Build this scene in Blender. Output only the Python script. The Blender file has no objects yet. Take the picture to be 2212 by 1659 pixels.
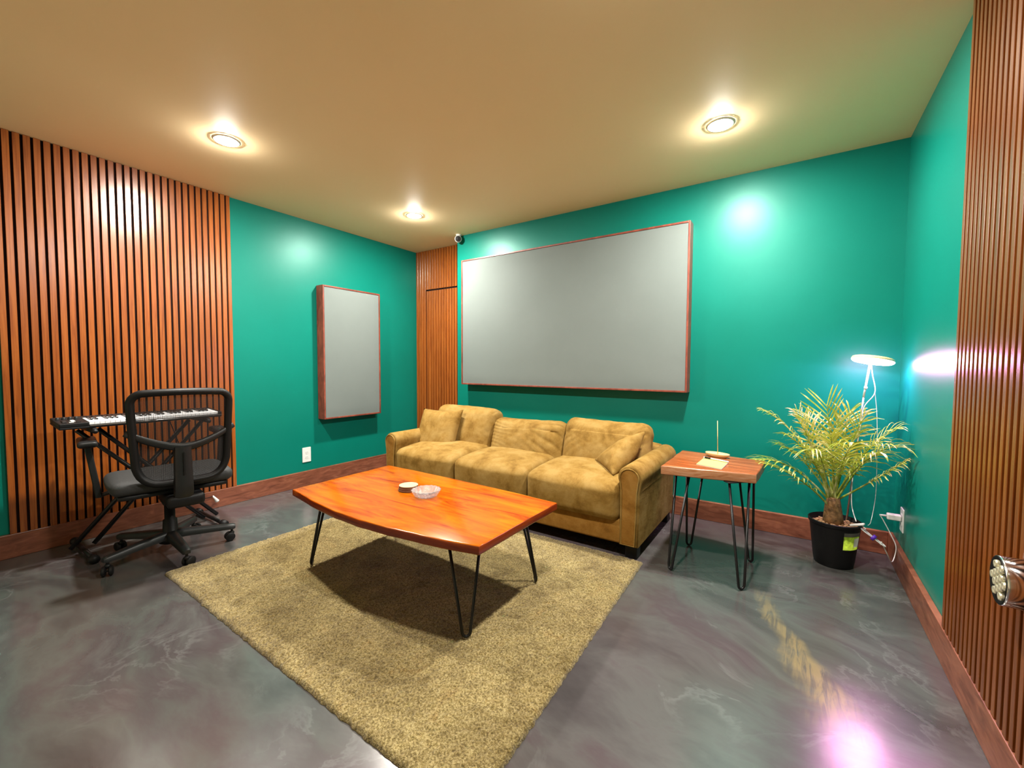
import bpy, bmesh, math, random
from mathutils import Vector, Matrix, noise
random.seed(7)
SC = bpy.context.scene
COL = SC.collection
PI = math.pi
W, H, D, TS = 4.2586, 2.44, 0.2255, 0.022
YF = -4.35                       # wall behind the camera
XA = 0.826                       # edge of the green back wall, beside the slatted alcove

# ------------------------------------------------------------------ helpers
def V(*a): return Vector(a)
def thing(name, label, cat, loc=(0, 0, 0), group=None):
    o = bpy.data.objects.new(name, None); COL.objects.link(o)
    o.location = loc; o.empty_display_size = .1
    o['label'] = label; o['category'] = cat
    if group: o['group'] = group
    return o
def tag(o, label=None, cat=None, group=None, kind=None):
    if label: o['label'] = label
    if cat: o['category'] = cat
    if group: o['group'] = group
    if kind: o['kind'] = kind
    return o
def base_loc(p):
    l = Vector((0, 0, 0))
    while p: l = l + p.location; p = p.parent
    return l
def obj(name, bm, mat, parent=None, smooth=True, auto=None, loc=None):
    """bm is in world coordinates; the parent's offset is taken off here. loc gives a top-level mesh its own origin."""
    off = base_loc(parent) if parent else Vector((0, 0, 0))
    if loc is not None: off = off + Vector(loc)
    bmesh.ops.translate(bm, verts=bm.verts, vec=-off)
    bmesh.ops.recalc_face_normals(bm, faces=bm.faces)
    if auto:
        for e in bm.edges:
            if len(e.link_faces) == 2 and e.calc_face_angle(0) > math.radians(auto): e.smooth = False
    for f in bm.faces: f.smooth = smooth
    me = bpy.data.meshes.new(name); bm.to_mesh(me); bm.free()
    if mat: me.materials.append(mat)
    o = bpy.data.objects.new(name, me); COL.objects.link(o)
    if parent: o.parent = parent
    if loc is not None: o.location = loc
    return o
def struct(name, bm, mat, parent=None, smooth=False, **k):
    o = obj(name, bm, mat, parent, smooth, **k)
    if parent is None: o['kind'] = 'structure'
    return o
def B(): return bmesh.new()
def box(bm, x0, x1, y0, y1, z0, z1, bev=0, seg=2):
    t = bmesh.new(); bmesh.ops.create_cube(t, size=1)
    for v in t.verts:
        v.co = V(x0 + (v.co.x + .5) * (x1 - x0), y0 + (v.co.y + .5) * (y1 - y0), z0 + (v.co.z + .5) * (z1 - z0))
    if bev: bmesh.ops.bevel(t, geom=list(t.edges), offset=bev, segments=seg, profile=.5, affect='EDGES')
    merge(bm, t)
def merge(bm, t, M=None):
    if M is not None: t.transform(M)
    me = bpy.data.meshes.new('tmp'); t.to_mesh(me); t.free(); bm.from_mesh(me); bpy.data.meshes.remove(me)
def prism(bm, outline, h0, h1, M=None, bev=0, seg=2):
    """outline in xy, extruded from h0 to h1 along z, then moved by M"""
    t = bmesh.new()
    a = [t.verts.new((x, y, h0)) for x, y in outline]; b = [t.verts.new((x, y, h1)) for x, y in outline]
    n = len(a)
    t.faces.new(a[::-1]); t.faces.new(b)
    for i in range(n): t.faces.new((a[i], a[(i + 1) % n], b[(i + 1) % n], b[i]))
    bmesh.ops.recalc_face_normals(t, faces=t.faces)
    if bev:
        es = [e for e in t.edges if abs(e.verts[0].co.z - e.verts[1].co.z) < 1e-6]
        bmesh.ops.bevel(t, geom=es, offset=bev, segments=seg, profile=.5, affect='EDGES')
    merge(bm, t, M)
def tube(bm, pts, r, n=10, closed=False, flat=None):
    """swept tube; r is a number or a list; flat=(sx,sy) squashes the section"""
    pts = [Vector(p) for p in pts]; m = len(pts)
    rr = r if isinstance(r, (list, tuple)) else [r] * m
    rings = []; prev = None
    for i in range(m):
        if closed: t = pts[(i + 1) % m] - pts[i - 1]
        else: t = pts[min(i + 1, m - 1)] - pts[max(i - 1, 0)]
        t.normalize()
        if prev is None:
            up = V(0, 0, 1) if abs(t.z) < .9 else V(1, 0, 0)
            a = t.cross(up).normalized()
        else:
            a = prev - t * prev.dot(t); a.normalize()
        b = t.cross(a); prev = a
        fx, fy = flat or (1, 1)
        rings.append([bm.verts.new(pts[i] + (a * math.cos(2 * PI * k / n) * fx + b * math.sin(2 * PI * k / n) * fy) * rr[i]) for k in range(n)])
    for i in range(m if closed else m - 1):
        A, C = rings[i], rings[(i + 1) % m]
        for k in range(n): bm.faces.new((A[k], A[(k + 1) % n], C[(k + 1) % n], C[k]))
    if not closed: bm.faces.new(rings[0][::-1]); bm.faces.new(rings[-1])
def lathe(bm, prof, n=32, M=None, wob=None):
    t = bmesh.new(); rings = []
    for r, z in prof:
        if r < 1e-6: rings.append([t.verts.new((0, 0, z))])
        else: rings.append([t.verts.new(((r * (wob(k / n) if wob else 1)) * math.cos(2 * PI * k / n), (r * (wob(k / n) if wob else 1)) * math.sin(2 * PI * k / n), z)) for k in range(n)])
    for A, C in zip(rings[:-1], rings[1:]):
        if len(A) == 1 and len(C) == 1: continue
        for k in range(n):
            j = (k + 1) % n
            if len(A) == 1: t.faces.new((A[0], C[j], C[k]))
            elif len(C) == 1: t.faces.new((A[k], A[j], C[0]))
            else: t.faces.new((A[k], A[j], C[j], C[k]))
    merge(bm, t, M)
def aim(p, d, up=V(0, 0, 1)):
    """matrix with local z along d at p"""
    d = Vector(d).normalized()
    if abs(d.dot(up)) > .99: up = V(0, 1, 0)
    x = up.cross(d).normalized(); y = d.cross(x)
    M = Matrix((x, y, d)).transposed().to_4x4(); M.translation = Vector(p); return M
def bez(a, b, c, n=12):
    a, b, c = Vector(a), Vector(b), Vector(c)
    return [a * (1 - t) ** 2 + b * 2 * t * (1 - t) + c * t * t for t in (i / n for i in range(n + 1))]
def spline(ps, n=8):
    ps = [Vector(p) for p in ps]; out = []
    for i in range(len(ps) - 1):
        p0, p1, p2, p3 = ps[max(i - 1, 0)], ps[i], ps[i + 1], ps[min(i + 2, len(ps) - 1)]
        for k in range(n):
            t = k / n
            out.append(.5 * ((2 * p1) + (p2 - p0) * t + (2 * p0 - 5 * p1 + 4 * p2 - p3) * t * t + (3 * p1 - p0 - 3 * p2 + p3) * t ** 3))
    out.append(ps[-1]); return out
def cubegrid(n):
    """unit cube shell with n cells a side, denser at the edges"""
    t = bmesh.new(); f = lambda i: math.sin((i / n - .5) * PI) * .5 * .35 + (i / n - .5) * .65 * 2 * .5 + 0
    c = [f(i) * (1 / (abs(f(0)) * 2)) * 2 for i in range(n + 1)]
    for ax in range(3):
        for s in (-1, 1):
            g = []
            for i in range(n + 1):
                row = []
                for j in range(n + 1):
                    p = [0, 0, 0]; p[ax] = s; p[(ax + 1) % 3] = c[i]; p[(ax + 2) % 3] = c[j]; row.append(t.verts.new(p))
                g.append(row)
            for i in range(n):
                for j in range(n): t.faces.new((g[i][j], g[i + 1][j], g[i + 1][j + 1], g[i][j + 1]))
    bmesh.ops.remove_doubles(t, verts=t.verts, dist=1e-5)
    return t
def cushion(bm, size, r, crown=(0, 0, 0), wr=0, seed=0, n=18, M=None, shape=None):
    """soft rounded block centred on the origin, bulging by crown along each axis, with fine creases"""
    t = cubegrid(n); h = Vector(size) * .5
    for v in t.verts:
        u = v.co.copy(); p = Vector((u.x * h.x, u.y * h.y, u.z * h.z))
        inn = Vector([max(-(h[k] - min(r, h[k])), min(h[k] - min(r, h[k]), p[k])) for k in range(3)])
        d = p - inn
        if d.length > 1e-9:
            m = max(abs(d.x), abs(d.y), abs(d.z)); p = inn + d.normalized() * (m)
        q = Vector((p.x / h.x, p.y / h.y, p.z / h.z))
        cx = (1 - q.y ** 2) * (1 - q.z ** 2); cy = (1 - q.x ** 2) * (1 - q.z ** 2); cz = (1 - q.x ** 2) * (1 - q.y ** 2)
        p += Vector((crown[0] * cx * q.x, crown[1] * cy * q.y, crown[2] * cz * q.z))
        if wr:
            s = Vector((p.x * 7 + seed, p.y * 7 - seed * 2, p.z * 7 + seed * 3))
            nz = noise.noise(s); rid = 1 - abs(noise.noise(s * 1.9 + V(5, 1, 2))) * 2.2
            p += p.normalized() * wr * (nz * .6 + max(0, rid) * -.5)
        if shape: p = shape(p, q)
        v.co = p
    merge(bm, t, M)
def pillow(bm, s, T, seed, M, n=26, pinch=.07):
    t = bmesh.new(); g = [[None] * (n + 1) for _ in range(2 * (n + 1))]
    def pt(i, j, sg):
        u, v = i / n * 2 - 1, j / n * 2 - 1
        x = u * (1 - pinch * (1 - v * v) * abs(u)); y = v * (1 - pinch * (1 - u * u) * abs(v))
        h = ((1 - abs(u) ** 2.6) * (1 - abs(v) ** 2.6)); h = max(h, 0) ** .55
        nz = noise.noise(V(u * 2.1 + seed, v * 2.1, sg)) * .16
        rad = math.atan2(v, u); d = math.hypot(u, v)
        cr = math.sin(rad * 9 + seed * 3 + noise.noise(V(u * 2, v * 2, seed)) * 3) * .05 * d * max(0, h)
        return V(x * s / 2, y * s / 2, sg * T / 2 * h * (1 + nz + cr))
    for sg in (1, -1):
        G = [[t.verts.new(pt(i, j, sg)) for j in range(n + 1)] for i in range(n + 1)]
        for i in range(n):
            for j in range(n): t.faces.new((G[i][j], G[i + 1][j], G[i + 1][j + 1], G[i][j + 1]))
    bmesh.ops.remove_doubles(t, verts=t.verts, dist=2e-4)
    merge(bm, t, M)

def pillow4(bm, L, T_, R_, B_, T, seed, n=28, pinch=.05):
    L, T_, R_, B_ = map(Vector, (L, T_, R_, B_)); t = bmesh.new()
    def bl(u, v): return (L * (1 - u) + T_ * u) * (1 - v) + (B_ * (1 - u) + R_ * u) * v
    N = (T_ - L).cross(B_ - L).normalized()
    if N.z < 0: N = -N
    def pt(i, j, sg):
        a, c = i / n * 2 - 1, j / n * 2 - 1
        x = a * (1 - pinch * (1 - c * c) * abs(a)); y = c * (1 - pinch * (1 - a * a) * abs(c))
        h = max(0, (1 - abs(a) ** 2.4) * (1 - abs(c) ** 2.4)) ** .55
        f = .13 * noise.noise(V(a * 2 + seed, c * 2, sg)) + .07 * math.sin(a * 9 - c * 6 + 3 * noise.noise(V(a * 2, c * 2, seed))) * max(abs(a), abs(c))
        return bl((x + 1) / 2, (y + 1) / 2) + N * sg * T / 2 * h * (1 + f)
    for sg in (1, -1):
        G = [[t.verts.new(pt(i, j, sg)) for j in range(n + 1)] for i in range(n + 1)]
        for i in range(n):
            for j in range(n): t.faces.new((G[i][j], G[i + 1][j], G[i + 1][j + 1], G[i][j + 1]))
    bmesh.ops.remove_doubles(t, verts=t.verts, dist=2e-4); merge(bm, t)

# ------------------------------------------------------------------ materials
def lin(*c): return tuple(((x / 255) / 12.92 if x / 255 <= .04045 else ((x / 255 + .055) / 1.055) ** 2.4) for x in c) + (1,)
class Mat:
    def __init__(s, name):
        s.m = bpy.data.materials.new(name); s.m.use_nodes = True
        s.t = s.m.node_tree; s.p = s.t.nodes['Principled BSDF']; s.out = s.t.nodes['Material Output']
    def n(s, typ, **k):
        x = s.t.nodes.new(typ)
        for a, b in k.items(): setattr(x, a, b)
        return x
    def l(s, a, b): s.t.links.new(a, b)
    def coord(s, scale=(1, 1, 1), rot=(0, 0, 0), which='Object'):
        c = s.n('ShaderNodeTexCoord'); m = s.n('ShaderNodeMapping'); m.inputs['Scale'].default_value = scale; m.inputs['Rotation'].default_value = rot
        s.l(c.outputs[which], m.inputs[0]); return m.outputs[0]
    def noise(s, vec, scale, detail=4, rough=.55, dist=0):
        x = s.n('ShaderNodeTexNoise'); x.inputs['Scale'].default_value = scale; x.inputs['Detail'].default_value = detail
        x.inputs['Roughness'].default_value = rough; x.inputs['Distortion'].default_value = dist
        if vec: s.l(vec, x.inputs['Vector'])
        return x.outputs['Fac']
    def ramp(s, fac, stops):
        r = s.n('ShaderNodeValToRGB'); e = r.color_ramp.elements
        while len(e) < len(stops): e.new(.5)
        for el, (p, c) in zip(e, stops): el.position = p; el.color = c if len(c) == 4 else tuple(c) + (1,)
        s.l(fac, r.inputs[0]); return r.outputs[0]
    def mix(s, fac, a, b, mode='MIX'):
        x = s.n('ShaderNodeMix', data_type='RGBA', blend_type=mode)
        for sock, val in ((x.inputs[0], fac), (x.inputs[6], a), (x.inputs[7], b)):
            if hasattr(val, 'is_linked') or hasattr(val, 'links'): s.l(val, sock)
            else: sock.default_value = val
        return x.outputs[2]
    def math(s, op, a, b=0.0, c=None):
        x = s.n('ShaderNodeMath', operation=op)
        for sock, val in zip(x.inputs, (a, b) if c is None else (a, b, c)):
            if hasattr(val, 'links'): s.l(val, sock)
            else: sock.default_value = val
        return x.outputs[0]
    def bump(s, h, strength=.3, dist=.01):
        b = s.n('ShaderNodeBump'); b.inputs['Strength'].default_value = strength; b.inputs['Distance'].default_value = dist
        s.l(h, b.inputs['Height']); s.l(b.outputs[0], s.p.inputs['Normal'])
    def set(s, **k):
        for a, b in k.items():
            i = s.p.inputs[a.replace('_', ' ')]
            if hasattr(b, 'links'): s.l(b, i)
            else: i.default_value = b
        return s
def plain(name, col, rough=.5, metal=0, spec=.5, var=.06, scale=30, bump=0, **k):
    M = Mat(name); v = M.coord(); f = M.noise(v, scale)
    c2 = tuple(min(1, x * (1 + var)) for x in col[:3]) + (1,); c1 = tuple(x * (1 - var) for x in col[:3]) + (1,)
    M.set(Base_Color=M.ramp(f, [(.3, c1), (.7, c2)]), Roughness=rough, Metallic=metal, Specular_IOR_Level=spec, **k)
    if bump: M.bump(M.noise(v, scale * 3), bump, .004)
    return M.m
def glow(name, col, strength):
    M = Mat(name); M.set(Base_Color=(.8, .8, .8, 1), Emission_Color=tuple(col) + (1,), Emission_Strength=strength); return M.m

def wall_paint():
    M = Mat('green_satin_paint'); v = M.coord()
    f = M.noise(v, 1.3, 3); M.set(Base_Color=M.ramp(f, [(.3, (.0005, .125, .092, 1)), (.7, (.0005, .142, .106, 1))]), Roughness=.38, Specular_IOR_Level=.32, Specular_Tint=(.62, 1.0, .92, 1))
    M.bump(M.noise(v, 160, 2), .05, .002); return M.m
def ceiling_paint():
    M = Mat('tan_ceiling_paint'); v = M.coord()
    M.set(Base_Color=M.ramp(M.noise(v, .9, 2), [(.3, (.92, .71, .42, 1)), (.7, (.95, .75, .46, 1))]), Roughness=.6, Specular_IOR_Level=.3)
    M.bump(M.noise(v, 120, 3), .06, .002); return M.m
def floor_epoxy():
    M = Mat('swirled_grey_epoxy'); v = M.coord()
    warp = M.n('ShaderNodeTexNoise'); warp.inputs['Scale'].default_value = .8; warp.inputs['Detail'].default_value = 3; M.l(v, warp.inputs['Vector'])
    add = M.n('ShaderNodeVectorMath', operation='MULTIPLY_ADD'); M.l(warp.outputs['Color'], add.inputs[0]); add.inputs[1].default_value = (.75, .75, 0); M.l(v, add.inputs[2])
    w = add.outputs[0]
    mp = M.n('ShaderNodeMapping'); mp.inputs['Rotation'].default_value = (0, 0, .75); mp.inputs['Scale'].default_value = (1.0, 2.4, 1); M.l(w, mp.inputs[0])
    base = M.ramp(M.noise(mp.outputs[0], .95, 6, .6), [(.30, (.026, .023, .024, 1)), (.42, (.046, .046, .044, 1)), (.5, (.064, .068, .063, 1)), (.57, (.054, .047, .048, 1)), (.66, (.080, .080, .077, 1)), (.80, (.17, .178, .17, 1))])
    base = M.mix(M.ramp(M.noise(v, .55, 3), [(.42, (0, 0, 0, 1)), (.62, (.7, .7, .7, 1))]), base, M.mix(1.0, base, (1.25, .90, 1.06, 1), 'MULTIPLY'))
    vein = M.noise(w, 2.2, 6, .62, .6)
    vr = M.ramp(vein, [(.485, (0, 0, 0, 1)), (.5, (1, 1, 1, 1)), (.53, (0, 0, 0, 1))])
    msk = M.ramp(M.noise(v, 1.4, 2), [(.5, (0, 0, 0, 1)), (.62, (.32, .32, .32, 1))])
    c = M.mix(M.math('MULTIPLY', vr, msk), base, (.15, .15, .15, 1))
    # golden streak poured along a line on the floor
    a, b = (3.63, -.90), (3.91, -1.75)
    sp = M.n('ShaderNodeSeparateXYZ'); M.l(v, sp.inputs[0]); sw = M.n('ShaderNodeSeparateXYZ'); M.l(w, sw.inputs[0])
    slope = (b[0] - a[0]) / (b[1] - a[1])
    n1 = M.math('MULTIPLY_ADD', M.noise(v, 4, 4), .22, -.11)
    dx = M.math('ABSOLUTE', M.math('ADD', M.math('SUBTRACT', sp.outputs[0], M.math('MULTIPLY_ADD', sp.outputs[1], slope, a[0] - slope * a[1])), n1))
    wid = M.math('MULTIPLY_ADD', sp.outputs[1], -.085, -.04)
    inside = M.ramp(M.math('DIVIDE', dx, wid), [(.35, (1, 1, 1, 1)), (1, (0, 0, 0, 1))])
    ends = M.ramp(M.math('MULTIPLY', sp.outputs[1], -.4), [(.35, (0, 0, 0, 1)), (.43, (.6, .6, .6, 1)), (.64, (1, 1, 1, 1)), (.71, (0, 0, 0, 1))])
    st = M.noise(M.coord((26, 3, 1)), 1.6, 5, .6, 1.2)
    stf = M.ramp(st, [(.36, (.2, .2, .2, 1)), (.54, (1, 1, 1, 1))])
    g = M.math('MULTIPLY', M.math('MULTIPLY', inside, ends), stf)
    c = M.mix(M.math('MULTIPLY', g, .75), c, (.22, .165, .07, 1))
    M.set(Base_Color=c, Roughness=M.math('MULTIPLY_ADD', M.noise(v, 2.5, 3), .16, .13), Specular_IOR_Level=.75)
    M.bump(M.math('MULTIPLY_ADD', M.noise(v, 9, 3), 1.0, M.math('MULTIPLY', M.noise(v, 110, 2), .05)), .05, .01); return M.m
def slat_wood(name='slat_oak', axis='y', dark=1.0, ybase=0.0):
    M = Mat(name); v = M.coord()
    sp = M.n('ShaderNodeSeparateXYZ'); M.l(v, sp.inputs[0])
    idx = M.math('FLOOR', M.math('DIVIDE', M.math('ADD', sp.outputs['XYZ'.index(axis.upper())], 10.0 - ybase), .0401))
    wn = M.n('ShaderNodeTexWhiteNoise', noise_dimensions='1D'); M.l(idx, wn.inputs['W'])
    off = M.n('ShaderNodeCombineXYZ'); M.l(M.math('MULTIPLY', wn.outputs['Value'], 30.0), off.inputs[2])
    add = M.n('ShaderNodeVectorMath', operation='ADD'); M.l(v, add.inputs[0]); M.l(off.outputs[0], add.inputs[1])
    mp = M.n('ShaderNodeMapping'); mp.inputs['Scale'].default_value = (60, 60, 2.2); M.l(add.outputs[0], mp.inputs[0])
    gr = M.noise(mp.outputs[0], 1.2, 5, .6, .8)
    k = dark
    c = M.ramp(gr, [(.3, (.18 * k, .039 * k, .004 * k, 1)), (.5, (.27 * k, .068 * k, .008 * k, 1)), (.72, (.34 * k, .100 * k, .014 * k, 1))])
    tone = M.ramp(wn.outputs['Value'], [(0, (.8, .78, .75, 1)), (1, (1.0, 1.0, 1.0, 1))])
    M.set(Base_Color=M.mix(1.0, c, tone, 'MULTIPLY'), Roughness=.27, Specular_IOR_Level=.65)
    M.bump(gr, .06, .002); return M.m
def board_wood(name, stops, scale=(3, 40, 40), rough=.35, bump=.08, spec=.5, det=1.2):
    M = Mat(name); v = M.coord(scale); g = M.noise(v, det, 6, .62, 1.0)
    b = M.noise(M.coord(tuple(x * .12 for x in scale)), 1.5, 3)
    c = M.ramp(g, stops); M.set(Base_Color=M.mix(.45, c, M.ramp(b, [(.3, (.62, .5, .42, 1)), (.7, (1, 1, 1, 1))]), 'MULTIPLY'), Roughness=rough, Specular_IOR_Level=spec)
    M.bump(g, bump, .003); return M.m
def suede(name='gold_suede', g=1.0, bl=1.0):
    M = Mat(name); v = M.coord()
    a = M.noise(v, 7, 6, .68, .25); b = M.noise(v, 260, 2); c0 = M.noise(v, 3, 3)
    c = M.ramp(a, [(.34, (.148, .077 * g, .010 * bl, 1)), (.47, (.225, .128 * g, .026 * bl, 1)), (.62, (.275, .172 * g, .049 * bl, 1))])
    c = M.mix(.35, c, M.ramp(b, [(.3, (.6, .6, .6, 1)), (.7, (1, 1, 1, 1))]), 'MULTIPLY')
    M.set(Base_Color=c, Roughness=.85, Specular_IOR_Level=.2, Sheen_Weight=.0)
    h = M.math('MULTIPLY_ADD', M.noise(M.coord((1, 1, 2.2)), 11, 4, .6, 1.2), 1.0, M.math('MULTIPLY', b, .06))
    M.bump(h, .12, .012); return M.m
def rug_mat():
    M = Mat('shaggy_tan_pile'); v = M.coord()
    a = M.noise(v, 150, 3, .7); b = M.noise(v, 7, 5, .65, .8); c = M.noise(v, 1.6, 3)
    fine = M.ramp(a, [(.36, (.070, .048, .011, 1)), (.5, (.175, .130, .048, 1)), (.63, (.29, .235, .115, 1))])
    mid = M.ramp(b, [(.3, (.66, .60, .42, 1)), (.46, (1, .98, .92, 1)), (.58, (1.25, 1.25, 1.2, 1)), (.72, (1.05, .90, .70, 1))])
    big = M.ramp(c, [(.35, (.82, .78, .68, 1)), (.62, (1.1, 1.1, 1.08, 1))])
    M.set(Base_Color=M.mix(1.0, M.mix(1.0, fine, mid, 'MULTIPLY'), big, 'MULTIPLY'), Roughness=.95, Specular_IOR_Level=.1, Sheen_Weight=.2)
    M.bump(a, .7, .01); return M.m
def fabric_grey():
    M = Mat('grey_acoustic_cloth'); v = M.coord()
    M.set(Base_Color=M.ramp(M.noise(v, 1.6, 4), [(.3, (.116, .137, .130, 1)), (.7, (.128, .150, .143, 1))]), Roughness=.85, Specular_IOR_Level=.25)
    M.bump(M.noise(v, 500, 2), .15, .002); return M.m
def net(name, fac):
    M = Mat(name); M.set(Base_Color=(.018, .016, .016, 1), Roughness=.7, Specular_IOR_Level=.25)
    v = M.coord()
    w1 = M.n('ShaderNodeTexWave', wave_type='BANDS', bands_direction='Y'); w1.inputs['Scale'].default_value = 90; M.l(v, w1.inputs['Vector'])
    w2 = M.n('ShaderNodeTexWave', wave_type='BANDS', bands_direction='Z'); w2.inputs['Scale'].default_value = 90; M.l(v, w2.inputs['Vector'])
    al = M.ramp(M.math('MAXIMUM', w1.outputs['Fac'], w2.outputs['Fac']), [(fac, (0.12, 0.12, 0.12, 1)), (fac + .1, (1, 1, 1, 1))])
    M.set(Alpha=al); return M.m
def leaf_mat():
    M = Mat('palm_leaf'); v = M.coord()
    c = M.ramp(M.noise(v, 14, 3), [(.3, (.09, .20, .008, 1)), (.5, (.30, .36, .04, 1)), (.66, (.72, .68, .32, 1))])
    M.set(Base_Color=c, Roughness=.35, Specular_IOR_Level=.5)
    tr = M.n('ShaderNodeBsdfTranslucent'); tr.inputs['Color'].default_value = (.34, .42, .03, 1)
    mx = M.n('ShaderNodeMixShader'); mx.inputs[0].default_value = .3
    M.l(M.p.outputs[0], mx.inputs[1]); M.l(tr.outputs[0], mx.inputs[2]); M.l(mx.outputs[0], M.out.inputs[0]); return M.m
def glass_mat():
    M = Mat('pressed_crystal'); M.set(Base_Color=(.95, .95, .97, 1), Roughness=.06, IOR=1.52, Transmission_Weight=.88)
    M.bump(M.noise(M.coord(), 90, 2), .6, .006); return M.m

GREEN, CEIL, FLOOR = wall_paint(), ceiling_paint(), floor_epoxy()
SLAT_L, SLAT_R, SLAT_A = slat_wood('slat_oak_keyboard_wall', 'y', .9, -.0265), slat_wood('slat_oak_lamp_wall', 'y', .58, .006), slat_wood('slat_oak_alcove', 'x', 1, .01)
FELT = plain('black_felt_backing', (.012, .006, .005), .95, spec=.1)
BASEB = board_wood('stained_baseboard', [(.3, (.11, .033, .016, 1)), (.55, (.20, .068, .036, 1)), (.75, (.28, .11, .06, 1))], (6, 6, 30), .35, .05)
FRAME = board_wood('red_stained_frame', [(.3, (.10, .02, .012, 1)), (.55, (.20, .044, .026, 1)), (.75, (.28, .075, .042, 1))], (12, 12, 6), .4, .04)
SUEDE, RUG, CLOTH = suede(), rug_mat(), fabric_grey()
NAP = suede('gold_suede_brushed_down', .80, .55)
TABLE = board_wood('glossy_orange_slab', [(.30, (.24, .026, .0003, 1)), (.46, (.38, .075, .0004, 1)), (.66, (.44, .135, .0006, 1))], (1.6, 9, 9), .17, .02, .28, 1.6)
STABLE = board_wood('oiled_red_slab', [(.28, (.16, .030, .006, 1)), (.5, (.28, .070, .014, 1)), (.72, (.40, .14, .05, 1))], (2.5, 16, 16), .25, .04)
TEDGE = board_wood('dark_slab_edge', [(.3, (.12, .012, .001, 1)), (.55, (.22, .030, .002, 1)), (.75, (.34, .075, .006, 1))], (3, 3, 30), .25, .1)
SEDGE = board_wood('pale_live_edge', [(.3, (.26, .085, .024, 1)), (.5, (.42, .19, .085, 1)), (.7, (.50, .30, .19, 1))], (7, 7, 50), .35, .15)
IRON = plain('black_iron_rod', (.010, .010, .011), .35, .4)
BLACKP = plain('black_plastic', (.005, .005, .0055), .5, spec=.25)
GREYP = plain('charcoal_plastic', (.011, .0115, .012), .42, spec=.35)
SEATF = plain('charcoal_seat_fabric', (.017, .018, .019), .75, bump=.2, scale=60)
WHITEP = plain('white_plastic', (.62, .62, .60), .35, var=.02)
CHROME = plain('brushed_chrome', (.75, .75, .74), .16, 1, var=.03)
PEWTER = plain('tinted_lens', (.62, .58, .42), .15, .6, var=.1)
KEYW = plain('ivory_key', (.86, .87, .90), .25, var=.01)
KEYB = plain('black_key', (.01, .01, .01), .3)
NETT, NETB = net('back_net', .62), net('lower_net', .52)
LEAF, CRYSTAL = leaf_mat(), glass_mat()
STEM = plain('palm_stem', (.30, .30, .05), .45, var=.3, scale=20)
BARK = plain('palm_fibre', (.17, .085, .03), .85, var=.5, scale=40, bump=.6)
SOIL = plain('bark_chips', (.36, .20, .10), .9, var=.6, scale=55, bump=.6)
CREAM = plain('pale_wood', (.44, .34, .18), .55, var=.12, scale=14)
CORK = plain('dark_cork', (.12, .045, .018), .8, var=.4, scale=60)
BAMBOO = plain('bamboo', (.55, .40, .17), .45, var=.12, scale=18)
PAPER = plain('yellow_paper', (.46, .42, .11), .7, var=.02)
WPAPER = plain('white_paper', (.45, .44, .38), .6, var=.04)
LIME = plain('lime_label', (.42, .58, .04), .45, var=.5, scale=40)
PURPLE = plain('purple_tie', (.10, .02, .45), .4)
WARMP = plain('warm_cream_plastic', (.80, .55, .28), .4)
STEEL = plain('satin_steel', (.55, .55, .55), .3, .9)
TRIMW = plain('white_trim', (.82, .80, .74), .4, var=.02)
LAMPD = glow('dimmer_lamp_diffuser', (1.0, .95, .86), 800)
LAMP = glow('lamp_diffuser', (1.0, .95, .86), 1130)
GROW = glow('grow_leds', (1.0, .42, .82), 85)

# ------------------------------------------------------------------ room shell
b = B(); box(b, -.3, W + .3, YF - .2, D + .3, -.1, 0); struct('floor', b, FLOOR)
b = B(); box(b, -.3, W + .3, YF - .2, D + .3, H, H + .1); struct('ceiling', b, CEIL)
b = B(); box(b, -.2, 0, YF - .2, D + .2, 0, H); struct('wall_left', b, GREEN)
b = B(); box(b, W, W + .2, YF - .2, D + .2, 0, H); struct('wall_right', b, GREEN)
b = B(); box(b, XA, W, 0, D + .2, 0, H); struct('wall_back', b, GREEN)
b = B(); box(b, 0, XA, D, D + .2, 0, H); struct('wall_alcove', b, GREEN)
b = B(); box(b, 0, W, YF - .2, YF, 0, H); struct('wall_front', b, plain('pale_bounce_paint', (.64, .54, .38), .7, spec=.2, var=.03, scale=2))  # unseen wall; its pale colour is invented to bounce more light onto the ceiling
HB, TB = .1373, .024
b = B(); box(b, 0, TB, YF, D, 0, HB, .003); struct('baseboard_left', b, BASEB)
b = B(); box(b, XA, W - TB, -TB, 0, 0, HB, .003); struct('baseboard_back', b, BASEB)
b = B(); box(b, W - TB, W, YF, 0, 0, HB, .003); struct('baseboard_right', b, BASEB)
b = B(); box(b, TB, W - TB, YF, YF + TB, 0, HB, .003); struct('baseboard_front', b, BASEB)

# slatted panels: a felt backing with one mesh of slats
t = thing('slat_wall_panel', 'oak slat panel on the wall behind the office chair and keyboard', 'wall panel', (0, -2.366, HB))
b = B(); box(b, 0, .009, -2.96, -1.7734, HB, H - .001); obj('felt_backing', b, FELT, t, False)
b = B(); g = [-1.804 - .04013 * i for i in range(30)]
ed = [-1.7734] + g
for i in range(30): box(b, .009, TS, g[i] + .0060 if i < 29 else -2.96, ed[i] - (.0060 if i else 0), HB, H - .001, .0012, 1)
obj('slats', b, SLAT_L, t, False)
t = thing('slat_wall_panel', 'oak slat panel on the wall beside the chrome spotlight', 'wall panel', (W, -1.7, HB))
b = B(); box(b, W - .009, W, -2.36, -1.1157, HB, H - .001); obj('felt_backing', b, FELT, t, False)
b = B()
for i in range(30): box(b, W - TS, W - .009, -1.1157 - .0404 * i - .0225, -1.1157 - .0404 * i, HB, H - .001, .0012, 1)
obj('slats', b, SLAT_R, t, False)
t = thing('slat_wall_panel', 'oak slat panel in the corner alcove around the hidden door', 'wall panel', (.4, D, 0))
b = B(); box(b, 0, XA, D - .009, D, 0, H - .001); obj('felt_backing', b, FELT, t, False)
b = B()
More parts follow.
